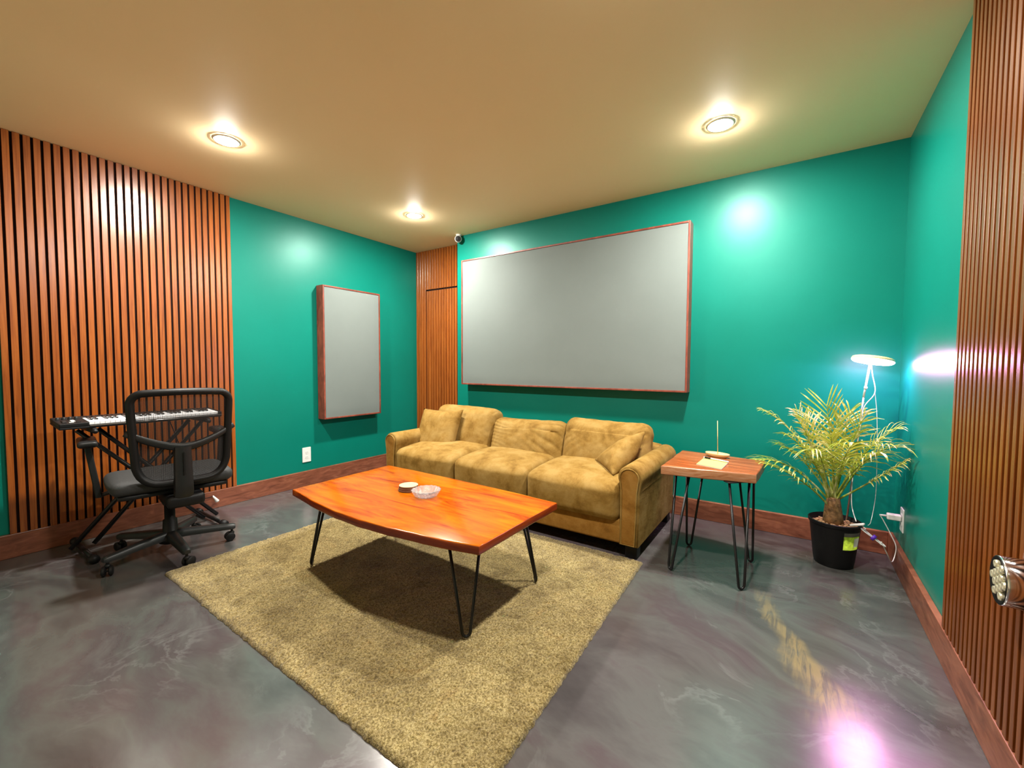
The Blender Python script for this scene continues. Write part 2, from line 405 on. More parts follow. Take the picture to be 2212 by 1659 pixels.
for i in range(21):
    x0 = .004 + .0401 * i; z0 = 0 if x0 + .03 < .165 else 1.992
    box(b, x0, min(x0 + .030, XA - .001), D - TS, D - .009, z0, H - .001, .0012, 1)
obj('slats', b, SLAT_A, t, False)
b = B()
for i in range(4, 21):
    x0 = .004 + .0401 * i + (.008 if i == 4 else 0)
    box(b, x0, min(.004 + .0401 * i + .030, XA - .001), D - TS, D - .0092, .008, 1.974, .0012, 1)
struct('door_1', b, SLAT_A)

# ------------------------------------------------------------------ acoustic panels
def panel(label, corners, depth, axis, loc):
    """axis 'x': hangs on the left wall, 'y': on the back wall"""
    t = thing('acoustic_panel', label, 'acoustic panel', loc)
    a0, a1, z0, z1 = corners; f = .014
    def bx(bm, u0, u1, w0, w1, d0, d1, bev=.002):
        if axis == 'x': box(bm, d0, d1, u0, u1, w0, w1, bev)
        else: box(bm, u0, u1, -d1, -d0, w0, w1, bev)
    b = B()
    for q in ((a0, a0 + f, z0, z1), (a1 - f, a1, z0, z1), (a0 + f, a1 - f, z0, z0 + f), (a0 + f, a1 - f, z1 - f, z1)): bx(b, *q, .001, depth)
    obj('frame', b, FRAME, t, False)
    b = B(); n = 40
    def P(u, w):
        uu, ww = a0 + f + u * (a1 - a0 - 2 * f), z0 + f + w * (z1 - z0 - 2 * f)
        e = min(u, 1 - u) * (a1 - a0); e2 = min(w, 1 - w) * (z1 - z0)
        d = depth - .006 + .003 * min(1, e / .05) * min(1, e2 / .05) + .0022 * noise.noise(V(uu * 3, ww * 4, 3)) * (1 if w < .2 else .4)
        return (d, uu, ww) if axis == 'x' else (uu, -d, ww)
    G = [[b.verts.new(P(i / n, j / n)) for j in range(n + 1)] for i in range(n + 1)]
    for i in range(n):
        for j in range(n): b.faces.new((G[i][j], G[i + 1][j], G[i + 1][j + 1], G[i][j + 1]))
    bk = (a0 + f, a1 - f, z0 + f, z1 - f)
    bx(b, *bk, .002, depth - .012, 0)
    obj('cloth_face', b, CLOTH, t)
panel('wide grey cloth acoustic panel in red wood frame above the sofa', (.963, 3.1, .930, 2.16), .1, 'y', (2.03, 0, .93))
panel('tall narrow grey acoustic panel in red wood frame above the double outlet', (-1.05, -.405, .608, 1.862), .105, 'x', (0, -.73, .608))

# ------------------------------------------------------------------ ceiling lights
def downlight(x, y, label, m=None):
    t = thing('recessed_light', label, 'ceiling light', (x, y, H), 'round recessed ceiling lights')
    b = B(); lathe(b, [(.056, -.001), (.057, -.006), (.060, -.0072), (.070, -.005), (.074, -.0005)], 48, Matrix.Translation((x, y, H))); obj('trim_ring', b, TRIMW, t)
    b = B(); lathe(b, [(0, -.0145), (.022, -.0140), (.041, -.0115), (.050, -.0085), (.056, -.0015)], 40, Matrix.Translation((x, y, H))); obj('diffuser', b, m or LAMP, t)
downlight(.93, -2.16, 'round glowing ceiling light above the office chair and keyboard')
downlight(.92, -.68, 'round glowing ceiling light nearest the small white security camera')
downlight(3.37, -.742, 'round glowing ceiling light above the side table')
downlight(3.37, -2.16, 'round ceiling light above the bare floor beside the rug', LAMPD)

# ------------------------------------------------------------------ outlets, camera, spotlight
def outlet(label, p, nrm, w, h):
    t = thing('wall_outlet', label, 'outlet', p)
    Mx = aim(p, nrm)
    b = B(); s = bmesh.new(); bmesh.ops.create_cube(s, size=1)
    for v in s.verts: v.co = V(v.co.x * w, v.co.y * h, (v.co.z + .5) * .006)
    bmesh.ops.bevel(s, geom=list(s.edges), offset=.002, segments=2, affect='EDGES'); merge(b, s, Mx); obj('cover_plate', b, WHITEP, t, False)
    for sg in (-1, 1):
        b = B(); prism(b, [(.017 * math.cos(a) * (1 if abs(math.cos(a)) < .9 else .97), .0145 * math.sin(a) + sg * .0225) for a in (2 * PI * k / 20 for k in range(20))], .0062, .0075, Mx); r = obj('receptacle', b, WHITEP, t, False)
        b = B()
        for q in (-.006, .006): prism(b, [(q - .0012, sg * .0225 - .004), (q + .0012, sg * .0225 - .004), (q + .0012, sg * .0225 + .005), (q - .0012, sg * .0225 + .005)], .0074, .0078, Mx)
        obj('slots', b, BLACKP, r, False)
    return t
outlet('white double outlet plate on the green wall under the narrow grey panel', (0.0005, -1.173, .286), (1, 0, 0), .082, .137)
outlet('white outlet plate in the corner with the charger plugged in', (W - .0005, -.25, .287), (-1, 0, 0), .075, .128)
t = thing('power_adapter', 'small white plug-in charger sticking out of the corner outlet', 'adapter', (W - .05, -.25, .297))
b = B(); box(b, W - .068, W - .0085, -.268, -.232, .281, .313, .006, 3); obj('body', b, WHITEP, t, False)
b = B(); tube(b, [(W - .066, -.25, .297), (W - .098, -.251, .297)], [.006, .004], 10); obj('cord_plug', b, WHITEP, t)
t = thing('security_camera', 'small round white security camera at the ceiling above the alcove edge', 'camera', (.885, -.05, H))
b = B(); lathe(b, [(0, 0), (.026, -.0005), (.026, -.012), (.012, -.016), (.010, -.024)], 24, Matrix.Translation((.885, -.05, H))); obj('mount', b, WHITEP, t)
cd = V(.62, -.76, -.2).normalized(); cc = V(.885, -.055, H - .046)
b = B(); lathe(b, [(0, -.034), (.020, -.031), (.034, -.014), (.036, .006), (.033, .022), (.029, .027)], 28, aim(cc, cd)); obj('housing', b, WHITEP, t)
b = B(); lathe(b, [(.0285, .0268), (.026, .0275), (.012, .029), (0, .029)], 28, aim(cc, cd)); fp = obj('lens_face', b, BLACKP, t)
b = B(); lathe(b, [(.009, .0292), (.008, .031), (0, .0318)], 18, aim(cc, cd)); obj('lens', b, GREYP, fp)
# chrome spotlight on the slatted wall
pl = V(W - .078, -1.80, .597); pd = V(-1, .03, 0).normalized(); PM = aim(pl, pd)
t = thing('spotlight', 'chrome cylindrical spotlight with a honeycomb face on the slatted wall', 'spotlight', (W - TS, -1.795, .597))
b = B(); lathe(b, [(.0575, -.012), (.0578, 0), (.059, .0), (.0595, -.004), (.0595, -.054), (.052, -.055), (0, -.055)], 48, PM); obj('housing', b, CHROME, t)
b = B(); lathe(b, [(0, -.006), (.050, -.006), (.0575, .0015), (.0576, -.002)], 48, PM); fp = obj('face_plate', b, BLACKP, t)
k = 0
for q in range(-2, 3):
    for r in range(-2, 3):
        x = (q + r * .5) * .0225; y = r * .0195
        if math.hypot(x, y) < .043:
            b = B(); lathe(b, [(.0098, -.0055), (.0102, -.001), (.0085, .0035), (.0055, .0015), (0, .0005)], 16, PM @ Matrix.Translation((y, x, 0))); obj('lens', b, PEWTER, fp)

# ------------------------------------------------------------------ rug
b = B(); nx, ny = 300, 222
cor = [V(.985, -2.535, 0), V(3.11, -2.57, 0), V(3.06, -.965, 0), V(.985, -.965, 0)]
G = []
for i in range(nx + 1):
    row = []
    for j in range(ny + 1):
        u, w = i / nx, j / ny
        p = (cor[0] * (1 - u) + cor[1] * u) * (1 - w) + (cor[3] * (1 - u) + cor[2] * u) * w
        e = min(i, nx - i, j, ny - j)
        j1 = V(noise.noise(p * 40), noise.noise(p * 40 + V(9, 0, 0)), 0) * (.006 if e == 0 else .003)
        z = .016 + .004 * noise.noise(p * 60) + .003 * noise.noise(p * 9 + V(3, 3, 0)) + random.uniform(-.0028, .0028)
        if e == 0: z = .002
        elif e == 1: z *= .8
        row.append(b.verts.new((p.x + j1.x, p.y + j1.y, max(.002, z))))
    G.append(row)
for i in range(nx):
    for j in range(ny): b.faces.new((G[i][j], G[i + 1][j], G[i + 1][j + 1], G[i][j + 1]))
bd = [G[i][0] for i in range(nx + 1)] + [G[nx][j] for j in range(1, ny + 1)] + [G[i][ny] for i in range(nx - 1, -1, -1)] + [G[0][j] for j in range(ny - 1, 0, -1)]
lo = [b.verts.new((v.co.x, v.co.y, .0005)) for v in bd]
for i in range(len(bd)): b.faces.new((bd[i], bd[(i + 1) % len(bd)], lo[(i + 1) % len(bd)], lo[i]))
tag(obj('area_rug', b, RUG, loc=(2.04, -1.75, 0)), 'shaggy tan rug on the floor under the coffee table', 'rug')

# ------------------------------------------------------------------ hairpin tables
def slab(outline, z0, z1, n=10, amp=.006, seed=0, bev=.006):
    pts = []
    m = len(outline)
    for i in range(m):
        a, c = V(*outline[i], 0), V(*outline[(i + 1) % m], 0)
        k = max(1, int((c - a).length / .04))
        for q in range(k):
            p = a.lerp(c, q / k)
            if q: p += V(noise.noise(p * 9 + V(seed, 0, 0)), noise.noise(p * 9 + V(0, seed, 5)), 0) * amp
            pts.append((p.x, p.y))
    bm = B(); prism(bm, pts, z0, z1, None, bev, 3); return bm
def hairpin(parent, foot, top_c, ztop, u, spread, r, zfoot):
    """bent rod: a U at the floor, both ends running up to a plate under the top"""
    f, c = V(*foot, zfoot + r), V(*top_c, ztop); u = V(*u, 0).normalized(); w = .017
    pts = [c + u * spread]
    lo1, lo2 = f + u * w + V(0, 0, .022), f - u * w + V(0, 0, .022)
    pts += [lo1]
    for k in range(1, 8):
        a = PI * k / 8; pts.append(f + u * w * math.cos(a) + V(0, 0, .022 - .022 * math.sin(a)))
    pts += [lo2, c - u * spread]
    bm = B(); tube(bm, pts, r, 10)
    leg = obj('leg', bm, IRON, parent)
    bm = B(); n = V(-u.y, u.x, 0)
    Mx = Matrix((u, n, V(0, 0, 1))).transposed().to_4x4(); Mx.translation = V(c.x, c.y, ztop)
    s = B(); box(s, -spread - .018, spread + .018, -.022, .022, -.001, .003, .001, 1); merge(bm, s, Mx)
    obj('mounting_plate', bm, IRON, leg, False)
t = thing('coffee_table', 'orange live-edge wooden coffee table on hairpin legs, standing on the rug', 'table', (2.12, -1.79, .016))
zt = .44
fr = [(1.475, -2.104), (1.62, -2.128), (1.80, -2.158), (1.98, -2.178), (2.16, -2.182), (2.34, -2.170), (2.52, -2.146), (2.66, -2.122), (2.772, -2.096)]
bkk = [(2.778, -1.478), (2.5, -1.455), (2.1, -1.44), (1.75, -1.432), (1.464, -1.433)]
b = slab(fr + bkk, zt - .038, zt, amp=.004, seed=1); obj('tabletop', b, TABLE, t, auto=40)
c_ = V(2.12, -1.78, 0)
for foot in ((1.56, -2.05), (2.67, -2.05), (2.675, -1.51), (1.57, -1.50)):
    d = (V(*foot, 0) - c_); d = V(math.copysign(1, d.x), math.copysign(1, d.y), 0).normalized()
    hairpin(t, foot, (foot[0] - d.x * .075, foot[1] - d.y * .075), zt - .041, (-d.y, d.x), .068, .0066, .018)
t = thing('side_table', 'small red wood side table on hairpin legs beside the sofa arm', 'table', (3.38, -.69, 0))
zs = .575
b = slab([(3.146, -.955), (3.36, -.925), (3.598, -.872), (3.618, -.50), (3.38, -.462), (3.148, -.44)], zs - .05, zs, amp=.006, seed=4); obj('tabletop', b, STABLE, t, auto=40)
for foot, d in (((3.206, -.95), (-1, -1)), ((3.226, -.557), (-1, 1)), ((3.553, -.966), (1, -1)), ((3.563, -.593), (1, 1))):
    d = V(*d, 0).normalized()
    cx, cy = foot[0] - d.x * .045, foot[1] - d.y * .01 + (.10 if d.y < 0 else -.02)
    hairpin(t, foot, (cx, cy), zs - .053, (-d.y, d.x), .06, .0064, 0)

for o_ in list(bpy.data.objects):
    if o_.name.startswith('tabletop'):
        e_ = TEDGE if o_.data.materials[0] == TABLE else SEDGE
        o_.data.materials.append(e_)
        for f in o_.data.polygons:
            if abs(f.normal.z) < .5 and (e_ is TEDGE or f.normal.y < -.3): f.material_index = 1
# things on the coffee table
for k, (m, lab) in enumerate(((CORK, 'lowest brown round coaster in the stack on the coffee table'), (CORK, 'middle dark brown round coaster in the stack on the coffee table'), (CREAM, 'pale cream round coaster on top of the stack on the coffee table'))):
    z0 = zt + .0002 + .0105 * k; b = B(); x, y = 2.010 + .001 * k, -1.758 + .0015 * k
    lathe(b, [(0, 0), (.0495, 0), (.051, .0015), (.051, .0085), (.0498, .0098), (0, .0100)], 40, Matrix.Translation((x, y, z0)))
    o = obj('coaster', b, m, loc=(x, y, z0), auto=40); tag(o, lab, 'coaster', 'coasters stacked on the coffee table')
    if k == 2:
        o.data.materials.append(CORK)
        for f in o.data.polygons:
            if f.center.z < .008: f.material_index = 1
ax, ay = 2.168, -1.777
b = B(); w = lambda f: 1 + .05 * math.cos(f * 2 * PI * 16)
lathe(b, [(0, .0005), (.045, .0005), (.056, .006), (.070, .028), (.074, .034), (.072, .038), (.066, .036), (.053, .014), (.045, .009), (.03, .012), (.015, .009), (0, .011)], 112, Matrix.Translation((ax, ay, zt + .0002)), w)
tag(obj('glass_ashtray', b, CRYSTAL, loc=(ax, ay, zt)), 'round cut crystal ashtray on the coffee table beside the coasters', 'ashtray')
# things on the side table
def turn(cx, cy, a): return Matrix.Translation((cx, cy, 0)) @ Matrix.Rotation(a, 4, 'Z')
t = thing('incense_holder', 'pale bamboo dish with an upright incense stick on the side table', 'incense holder', (3.37, -.535, zs))
s = lambda f: 1
b = B(); Mx = Matrix.Translation((3.37, -.537, zs + .0003)) @ Matrix.Rotation(-.25, 4, 'Z') @ Matrix.Diagonal((1, .55, 1, 1))
lathe(b, [(0, 0), (.050, 0), (.064, .010), (.071, .021), (.069, .024), (.060, .020), (.045, .016), (0, .015)], 40, Mx); obj('dish', b, BAMBOO, t)
b = B(); tube(b, [(3.372, -.537, zs + .014), (3.366, -.537, zs + .22)], [.0022, .002], 8); obj('incense_stick', b, BAMBOO, t)
t = thing('notepad', 'yellow paper notepad lying on the side table in front of the incense', 'notepad', (3.375, -.75, zs))
pc = [(3.306, -.822), (3.435, -.868), (3.445, -.69), (3.312, -.635)]
b = B(); prism(b, [(x + (x - 3.375) * .03, y + (y + .75) * .03) for x, y in pc], zs + .0003, zs + .004, None); obj('backing_pad', b, WPAPER, t, False)
b = B(); prism(b, pc, zs + .0041, zs + .0065, None); obj('top_sheet', b, PAPER, t, False)
t = thing('ballpoint_pen', 'white pen with a dark grip lying along the notepad edge', 'pen', (3.375, -.665, zs + .012))
z = zs + .0118; p0, p1 = V(3.312, -.648, z), V(3.452, -.703, z)
b = B(); tube(b, [p0.lerp(p1, f) for f in (0, .02, .32, .34, .72, .97, 1)], [.003, .0048, .0050, .0045, .0048, .0045, .002], 12); obj('barrel', b, WHITEP, t)
b = B(); tube(b, [p0.lerp(p1, f) for f in (.06, .3)], .0053, 12); obj('grip', b, BLACKP, t)
b = B(); tube(b, [p0.lerp(p1, f) + V(.001, .0, .0058) for f in (.68, .95)], .0012, 6); obj('clip', b, BLACKP, t)

# ------------------------------------------------------------------ sofa
t = thing('sofa', 'golden tan suede three-seat sofa with rolled arms against the green wall', 'sofa', (1.955, -.53, 0)); SOFA = t
b = B(); box(b, .96, 2.945, -.955, -.14, .078, .222, .014, 3); obj('base', b, NAP, t)
b = B(); cushion(b, (2.0, .13, .46), .04, (0, .01, 0), .003, 2, 16, Matrix.Translation((1.955, -.185, .33))); obj('back_frame', b, SUEDE, t)
def arm(s):
    X = lambda d: 1.955 + s * d                    # d: distance from the sofa's middle
    pr = [(.962, .078), (1.072, .078), (1.078, .25), (1.080, .40)]
    c = (1.022, .478); R = .072
    for k in range(15):
        a = math.radians(-25 + k * (230 / 14)); pr.append((c[0] + R * math.cos(a), c[1] + R * math.sin(a)))
    pr += [(.962, .40), (.962, .25)]
    ol = [(X(x), z) for x, z in pr]
    # local (x, y=z-up, extrude) -> world (x, -extrude... ): extrude along world y
    Mx = Matrix(((1, 0, 0, 0), (0, 0, -1, 0), (0, 1, 0, 0), (0, 0, 0, 1)))
    b = B(); prism(b, ol, .14, .968, Mx, .014, 3); a_ = obj('arm', b, SUEDE, SOFA, auto=60)
    ins = []
    ce = V(1.020, .33, 0)
    pr2 = [(.978, .09), (1.058, .09), (1.062, .25), (1.066, .40)] + [(c[0] + (R - .017) * math.cos(math.radians(-20 + k * 220 / 12)), c[1] + (R - .017) * math.sin(math.radians(-20 + k * 220 / 12))) for k in range(13)] + [(.977, .40), (.977, .25)]
    o2 = [(X(x), z) for x, z in pr2]
    b = B(); prism(b, o2, .964, .979, Mx, .007, 3); fp = obj('front_panel', b, NAP, a_, auto=60)
    b = B(); tube(b, [(x, -.978, z) for x, z in o2], .0045, 8, True); obj('piping', b, SUEDE, fp)
arm(1); arm(-1)
for i in range(3):
    xc = .990 + .6433 * (i + .5)
    def sh(p, q, i=i):
        fx = max(0, -q.y) ** 3                      # the front edge rolls down
        p.z -= .03 * fx * max(0, q.z); return p
    b = B(); cushion(b, (.6425, .81, .24), .052, (.002, .012, .024), .003, 10 + i * 3, 26, Matrix.Translation((xc, -.583, .327)), sh); obj('seat_cushion', b, SUEDE, t)
for i, (xc, wd, ht, zc, tilt, roll, yy) in enumerate(((1.285, .70, .47, .515, -.30, .015, -.405), (1.965, .68, .43, .478, -.34, -.02, -.435), (2.610, .655, .45, .505, -.30, .01, -.405))):
    Mx = Matrix.Translation((xc, yy, zc)) @ Matrix.Rotation(tilt, 4, 'X') @ Matrix.Rotation(roll, 4, 'Y')
    def sh(p, q, i=i):
        if i == 1:                                  # slumped middle cushion with radiating creases
            cr = math.sin(p.z * (70 - 40 * q.x) + p.x * 26 + 2.2 * noise.noise(p * 5)); p.y += .011 * (1 - abs(cr)) ** 1.6 * (.15 + abs(q.x + .15) ** 1.6) * max(0, -q.y)
        if i == 2: cr = math.sin(p.z * 45 - p.x * 38 + 2 * noise.noise(p * 5)); p.y += .007 * (1 - abs(cr)) ** 1.6 * abs(q.x) ** 1.5 * max(0, -q.y)
        p.z += -.018 * (1 - q.x ** 2) * (q.z > .5) * (1 if i else .2); return p
    b = B(); cushion(b, (wd, .19, ht), .08, (.0, .055, .012), .006, 31 + i * 7, 56, Mx, sh); obj('back_cushion', b, SUEDE, t)
for x in (.93, 2.98):
    for y in (-.90, -.2):
        b = B(); box(b, x - .035, x + .035, y - .035, y + .035, 0.001, .079, .004); obj('foot', b, BLACKP, t, False)
# throw pillows rest on the sofa
def orient(c, right, up):
    r = Vector(right).normalized(); n = r.cross(Vector(up)).normalized(); u = n.cross(r)
    M = Matrix((r, u, n)).transposed().to_4x4(); M.translation = Vector(c); return M
b = B(); pillow(b, .46, .15, 1.3, orient((1.125, -.615, .515), (.99, .06, .03), (-.02, .40, .92)))
tag(obj('throw_pillow', b, SUEDE, loc=(1.125, -.615, .515)), 'square gold throw pillow propped upright at the sofa arm nearest the alcove', 'pillow', 'gold throw pillows on the sofa')
b = B(); pillow4(b, (2.605, -.60, .468), (2.928, -.50, .685), (2.905, -.64, .585), (2.835, -.85, .445), .14, 4.1)
tag(obj('throw_pillow', b, SUEDE, loc=(2.81, -.64, .55)), 'creased gold throw pillow slumped on its corner against the arm by the side table', 'pillow', 'gold throw pillows on the sofa')

# ------------------------------------------------------------------ office chair
cx, cy = .67, -2.41
t = thing('office_chair', 'black mesh-back office chair on casters in front of the keyboard', 'chair', (cx, cy, 0)); CH = t
CY = -2.374
CM = Matrix.Translation((cx, cy, 0)) @ Matrix.Rotation(math.radians(-9.2), 4, 'Z') @ Matrix.Translation((-cx, -cy, 0))
def cobj(name, bm, mat, parent, smooth=True, **k):
    bm.transform(CM); return obj(name, bm, mat, parent, smooth, **k)
def bx_(y, z):                                    # x of the back at height z and side offset from the middle
    v = (y - CY) / .25
    return .955 - .055 * v * v + .05 * (z - .5) - .12 * max(0, .62 - z) ** 1.5
def backp(v, z): return V(bx_(CY + v, z), CY + v, z)
path = []
def rr(z):                                        # half width of the frame at height z
    return .198 + .020 * min(1, max(0, (z - .5) / .4))
top, bot = .968, .475; rc = .055
for k in range(7): path.append((-rr(bot) + .10 + (rr(bot) - .10) * 2 * k / 6, bot))
for k in range(1, 6):
    a = -PI / 2 + PI / 2 * k / 6; path.append((rr(bot) - .10 + .10 * math.cos(a), bot + .10 + .10 * math.sin(a)))
for k in range(8): z = bot + .10 + (top - rc - bot - .10) * k / 7; path.append((rr(z), z))
for k in range(1, 6):
    a = PI / 2 * k / 6; path.append((rr(top) - rc + rc * math.cos(a), top - rc + rc * math.sin(a)))
for k in range(9): path.append((rr(top) - rc - (rr(top) - rc) * 2 * k / 8, top + .006 * (1 - (k / 4 - 1) ** 2)))
for k in range(1, 6):
    a = PI / 2 + PI / 2 * k / 6; path.append((-rr(top) + rc + rc * math.cos(a), top - rc + rc * math.sin(a)))
for k in range(8): z = top - rc - (top - rc - bot - .10) * k / 7; path.append((-rr(z), z))
for k in range(1, 6):
    a = PI + PI / 2 * k / 6; path.append((-rr(bot) + .10 + .10 * math.cos(a), bot + .10 + .10 * math.sin(a)))
b = B(); tube(b, [backp(*q) for q in path], .0225, 14, True, (1.0, .85)); bf = cobj('back_frame', b, BLACKP, t)
cross = lambda v: .668 + .095 * (abs(v) / .24) ** 1.6
b = B(); tube(b, [backp(v, cross(v)) + V(.004, 0, 0) for v in (x * .24 / 10 for x in range(-10, 11))], [.015 + .006 * (1 - abs(x) / 10) for x in range(-10, 11)], 10, False, (.6, 1.1)); cobj('cross_brace', b, GREYP, bf)
def netgrid(zlo, zhi):
    bm = B(); n, m = 24, 14; G = []
    for i in range(n + 1):
        v = -1 + 2 * i / n; row = []
        for j in range(m + 1):
            z = zlo(v * .23) + (zhi(v * .23) - zlo(v * .23)) * j / m; hw = rr(z)
            if z > top - rc: hw = rr(z) - rc + math.sqrt(max(0, rc ** 2 - (z - top + rc) ** 2))
            if z < bot + .10: hw = rr(bot) - .10 + math.sqrt(max(0, .01 - (bot + .10 - z) ** 2))
            p = backp(v * hw, z); p.x += -.012; row.append(bm.verts.new(p))
        G.append(row)
    for i in range(n):
        for j in range(m): bm.faces.new((G[i][j], G[i + 1][j], G[i + 1][j + 1], G[i][j + 1]))
    return bm
cobj('upper_mesh', netgrid(cross, lambda v: top), NETT, bf)
cobj('lower_mesh', netgrid(lambda v: bot, cross), NETB, bf)
b = B()
for (z0, z1, w0, w1) in ((.40, .67, .05, .043),):
    sec = []
    for k in range(9):
        z = .345 + (.672 - .345) * k / 8; x = .985 - .02 * (z - .345) - (.13 * max(0, .42 - z) / .075 * .4); hw = .047 - .008 * k / 8; th = .016
        sec.append([b.verts.new((x + dx, CY - .01 + dy, z)) for dx, dy in ((-th, -hw), (th * .5, -hw * .9), (th, -hw * .5), (th, hw * .5), (th * .5, hw * .9), (-th, hw))])
    for A, C in zip(sec[:-1], sec[1:]):
        for k in range(6): b.faces.new((A[k], A[(k + 1) % 6], C[(k + 1) % 6], C[k]))
    b.faces.new(sec[0][::-1]); b.faces.new(sec[-1])
sp_ = cobj('spine', b, GREYP, t, auto=50)
b = B(); box(b, 1.000, 1.004, CY - .014, CY - .006, .52, .645, .001, 1); cobj('spine_slot', b, BLACKP, sp_, False)
# seat
def sh(p, q):
    p.z -= .045 * max(0, -q.x) ** 3 + .012 * (1 - q.y ** 2) * (q.z > 0) * .5; return p
b = B(); cushion(b, (.50, .54, .08), .036, (.012, .012, .012), .001, 5, 18, Matrix.Translation((.655, CY - .03, .466)), sh); cobj('seat', b, SEATF, t)
b = B(); cushion(b, (.46, .49, .03), .014, (0, 0, .01), 0, 5, 10, Matrix.Translation((.665, CY - .03, .415))); cobj('seat_pan', b, BLACKP, t)
b = B(); box(b, .56, .98, CY - .085, CY + .085, .335, .402, .018, 2); box(b, .60, .80, CY - .08, CY + .02, .31, .34, .01, 1); cobj('tilt_mechanism', b, BLACKP, t)
b = B(); tube(b, [(.62, CY - .19, .378), (.62, CY, .378)], .007, 8); tube(b, [(.62, CY - .27, .375), (.62, CY - .19, .378)], .011, 8); cobj('lever', b, BLACKP, t)
for s in (-1, 1):
    y = CY - .03 + s * (.335 if s < 0 else .315); yb = CY - .03 + s * .295
    b = B()
    for (z0, z1) in ((.345, .655),):
        sec = []
        for k in range(5):
            z = z0 + (z1 - z0) * k / 4; yy = yb + (y - yb) * k / 4; hx = .026 - .004 * k / 4
            sec.append([b.verts.new((.43 + dx, yy + dy, z)) for dx, dy in ((-hx, -.010), (-hx * .7, -.015), (hx * .7, -.015), (hx, -.010), (hx, .010), (hx * .7, .015), (-hx * .7, .015), (-hx, .010))])
        for A, C in zip(sec[:-1], sec[1:]):
            for k in range(8): b.faces.new((A[k], A[(k + 1) % 8], C[(k + 1) % 8], C[k]))
        b.faces.new(sec[0][::-1]); b.faces.new(sec[-1])
    tube(b, [(.43, yb, .352), (.44, yb - s * .06, .368), (.47, CY + s * .15, .398)], .020, 10, False, (1, .6)); a_ = cobj('arm_post', b, GREYP, t, auto=50)
    b = B(); cushion(b, (.28, .085, .036), .016, (0, 0, .003), 0, 1, 10, Matrix.Translation((.395, y, .668))); cobj('arm_pad', b, GREYP, a_)
# base
b = B(); lathe(b, [(0, .335), (.026, .335), (.026, .20), (.034, .198), (.038, .115), (.052, .105), (.055, .066), (.04, .058), (0, .058)], 28, Matrix.Translation((cx, cy, 0))); obj('column', b, BLACKP, t)
for k in range(5):
    a = math.radians(-4 + 72 * k); d = V(math.cos(a), math.sin(a), 0); n = V(-d.y, d.x, 0); c = V(cx, cy, 0)
    b = B(); sec = []
    for f in (0.03, .12, .2, .27, .312, .325):
        z = .112 - .022 * (f / .3) ** 1.2; hw = .030 - .036 * f; hh = .024 - .028 * f
        if f > .32: hw *= .7; hh *= .7
        P = c + d * f + V(0, 0, z)
        sec.append([b.verts.new(P + n * x + V(0, 0, y)) for x, y in ((-hw, -hh), (-hw, hh * .4), (-hw * .5, hh), (hw * .5, hh), (hw, hh * .4), (hw, -hh))])
    for A, C in zip(sec[:-1], sec[1:]):
        for q in range(6): b.faces.new((A[q], A[(q + 1) % 6], C[(q + 1) % 6], C[q]))
    b.faces.new(sec[0][::-1]); b.faces.new(sec[-1]); lg = obj('leg', b, GREYP, t, auto=50)
    b = B(); e = c + d * .305; ca = a + (.5 + k * 1.3); wd = V(math.cos(ca), math.sin(ca), 0)
    ctr = e + V(-wd.y, wd.x, 0) * .012 + V(0, 0, .0275)
    for sg in (-1, 1):
        lathe(b, [(0, -.009), (.020, -.009), (.0265, -.005), (.0265, .005), (.020, .009), (0, .009)], 20, aim(ctr + wd * sg * .015, wd))
    tube(b, [ctr - wd * .016, ctr + wd * .016], .006, 8); tube(b, [e + V(0, 0, .045), e + V(0, 0, .085)], .007, 8)
    box(b, e.x - .012, e.x + .012, e.y - .012, e.y + .012, .038, .060, .006, 1)
    obj('caster', b, BLACKP, lg, auto=50)

# ------------------------------------------------------------------ keyboard on its stand
KZ = .768  # underside
t = thing('midi_keyboard', 'black electronic keyboard with white keys on the cross stand', 'keyboard', (.335, -2.44, KZ)); KB = t
Kt = Matrix.Translation((.335, -2.44, KZ)) @ Matrix.Rotation(math.radians(4), 4, 'Y')
def kobj(name, bm, mat, parent, **k):
    bm.transform(Kt); return obj(name, bm, mat, parent, **k)
L0, L1 = -.375, .405                                # along y
b = B(); box(b, -.115, .115, L0, L1, 0, .012, .003); box(b, -.115, -.055, L0, L1, .012, .036, .004); box(b, .100, .115, L0 + .12, L1, .012, .019, .002)
box(b, -.115, .115, L1 - .018, L1, .012, .036, .003); body = kobj('body', b, BLACKP, t, smooth=False)
b = B(); box(b, -.055, .115, L0, L0 + .119, .012, .034, .004); cp = kobj('control_panel', b, BLACKP, t, smooth=False)
for i in range(4):
    b = B(); lathe(b, [(.009, .034), (.008, .047), (.0065, .048), (0, .048)], 16, Matrix.Translation((-.035, L0 + .017 + i * .025, 0))); kobj('knob', b, GREYP, cp)
for i in range(2):
    b = B(); box(b, .02, .065, L0 + .02 + i * .035, L0 + .038 + i * .035, .034, .039, .003); kobj('pad', b, WHITEP if i else GREYP, cp, smooth=False)
for i in range(3):
    b = B(); box(b, .078, .090, L0 + .015 + i * .028, L0 + .035 + i * .028, .034, .038, .002); kobj('button', b, WHITEP if i == 1 else BLACKP, cp, smooth=False)
b = B(); tube(b, [(.1155, L0 + .12, .014), (.1155, L1, .014)], .0022, 6); kobj('edge_strip', b, STEEL, t)
kw = .0222; y0 = L0 + .1205
b = B(); box(b, -.053, .098, y0 + .0006, y0 + kw - .0006, .013, .034, .0015, 1); wk = kobj('white_key', b, KEYW, t, smooth=False)
for i in range(1, 29):
    o = wk.copy(); COL.objects.link(o); o.parent = t; o.location = (0, kw * i, 0)
b = B(); box(b, -.053, .042, y0 + kw - .006, y0 + kw + .006, .034, .045, .002, 1); bk = kobj('black_key', b, KEYB, t, smooth=False)
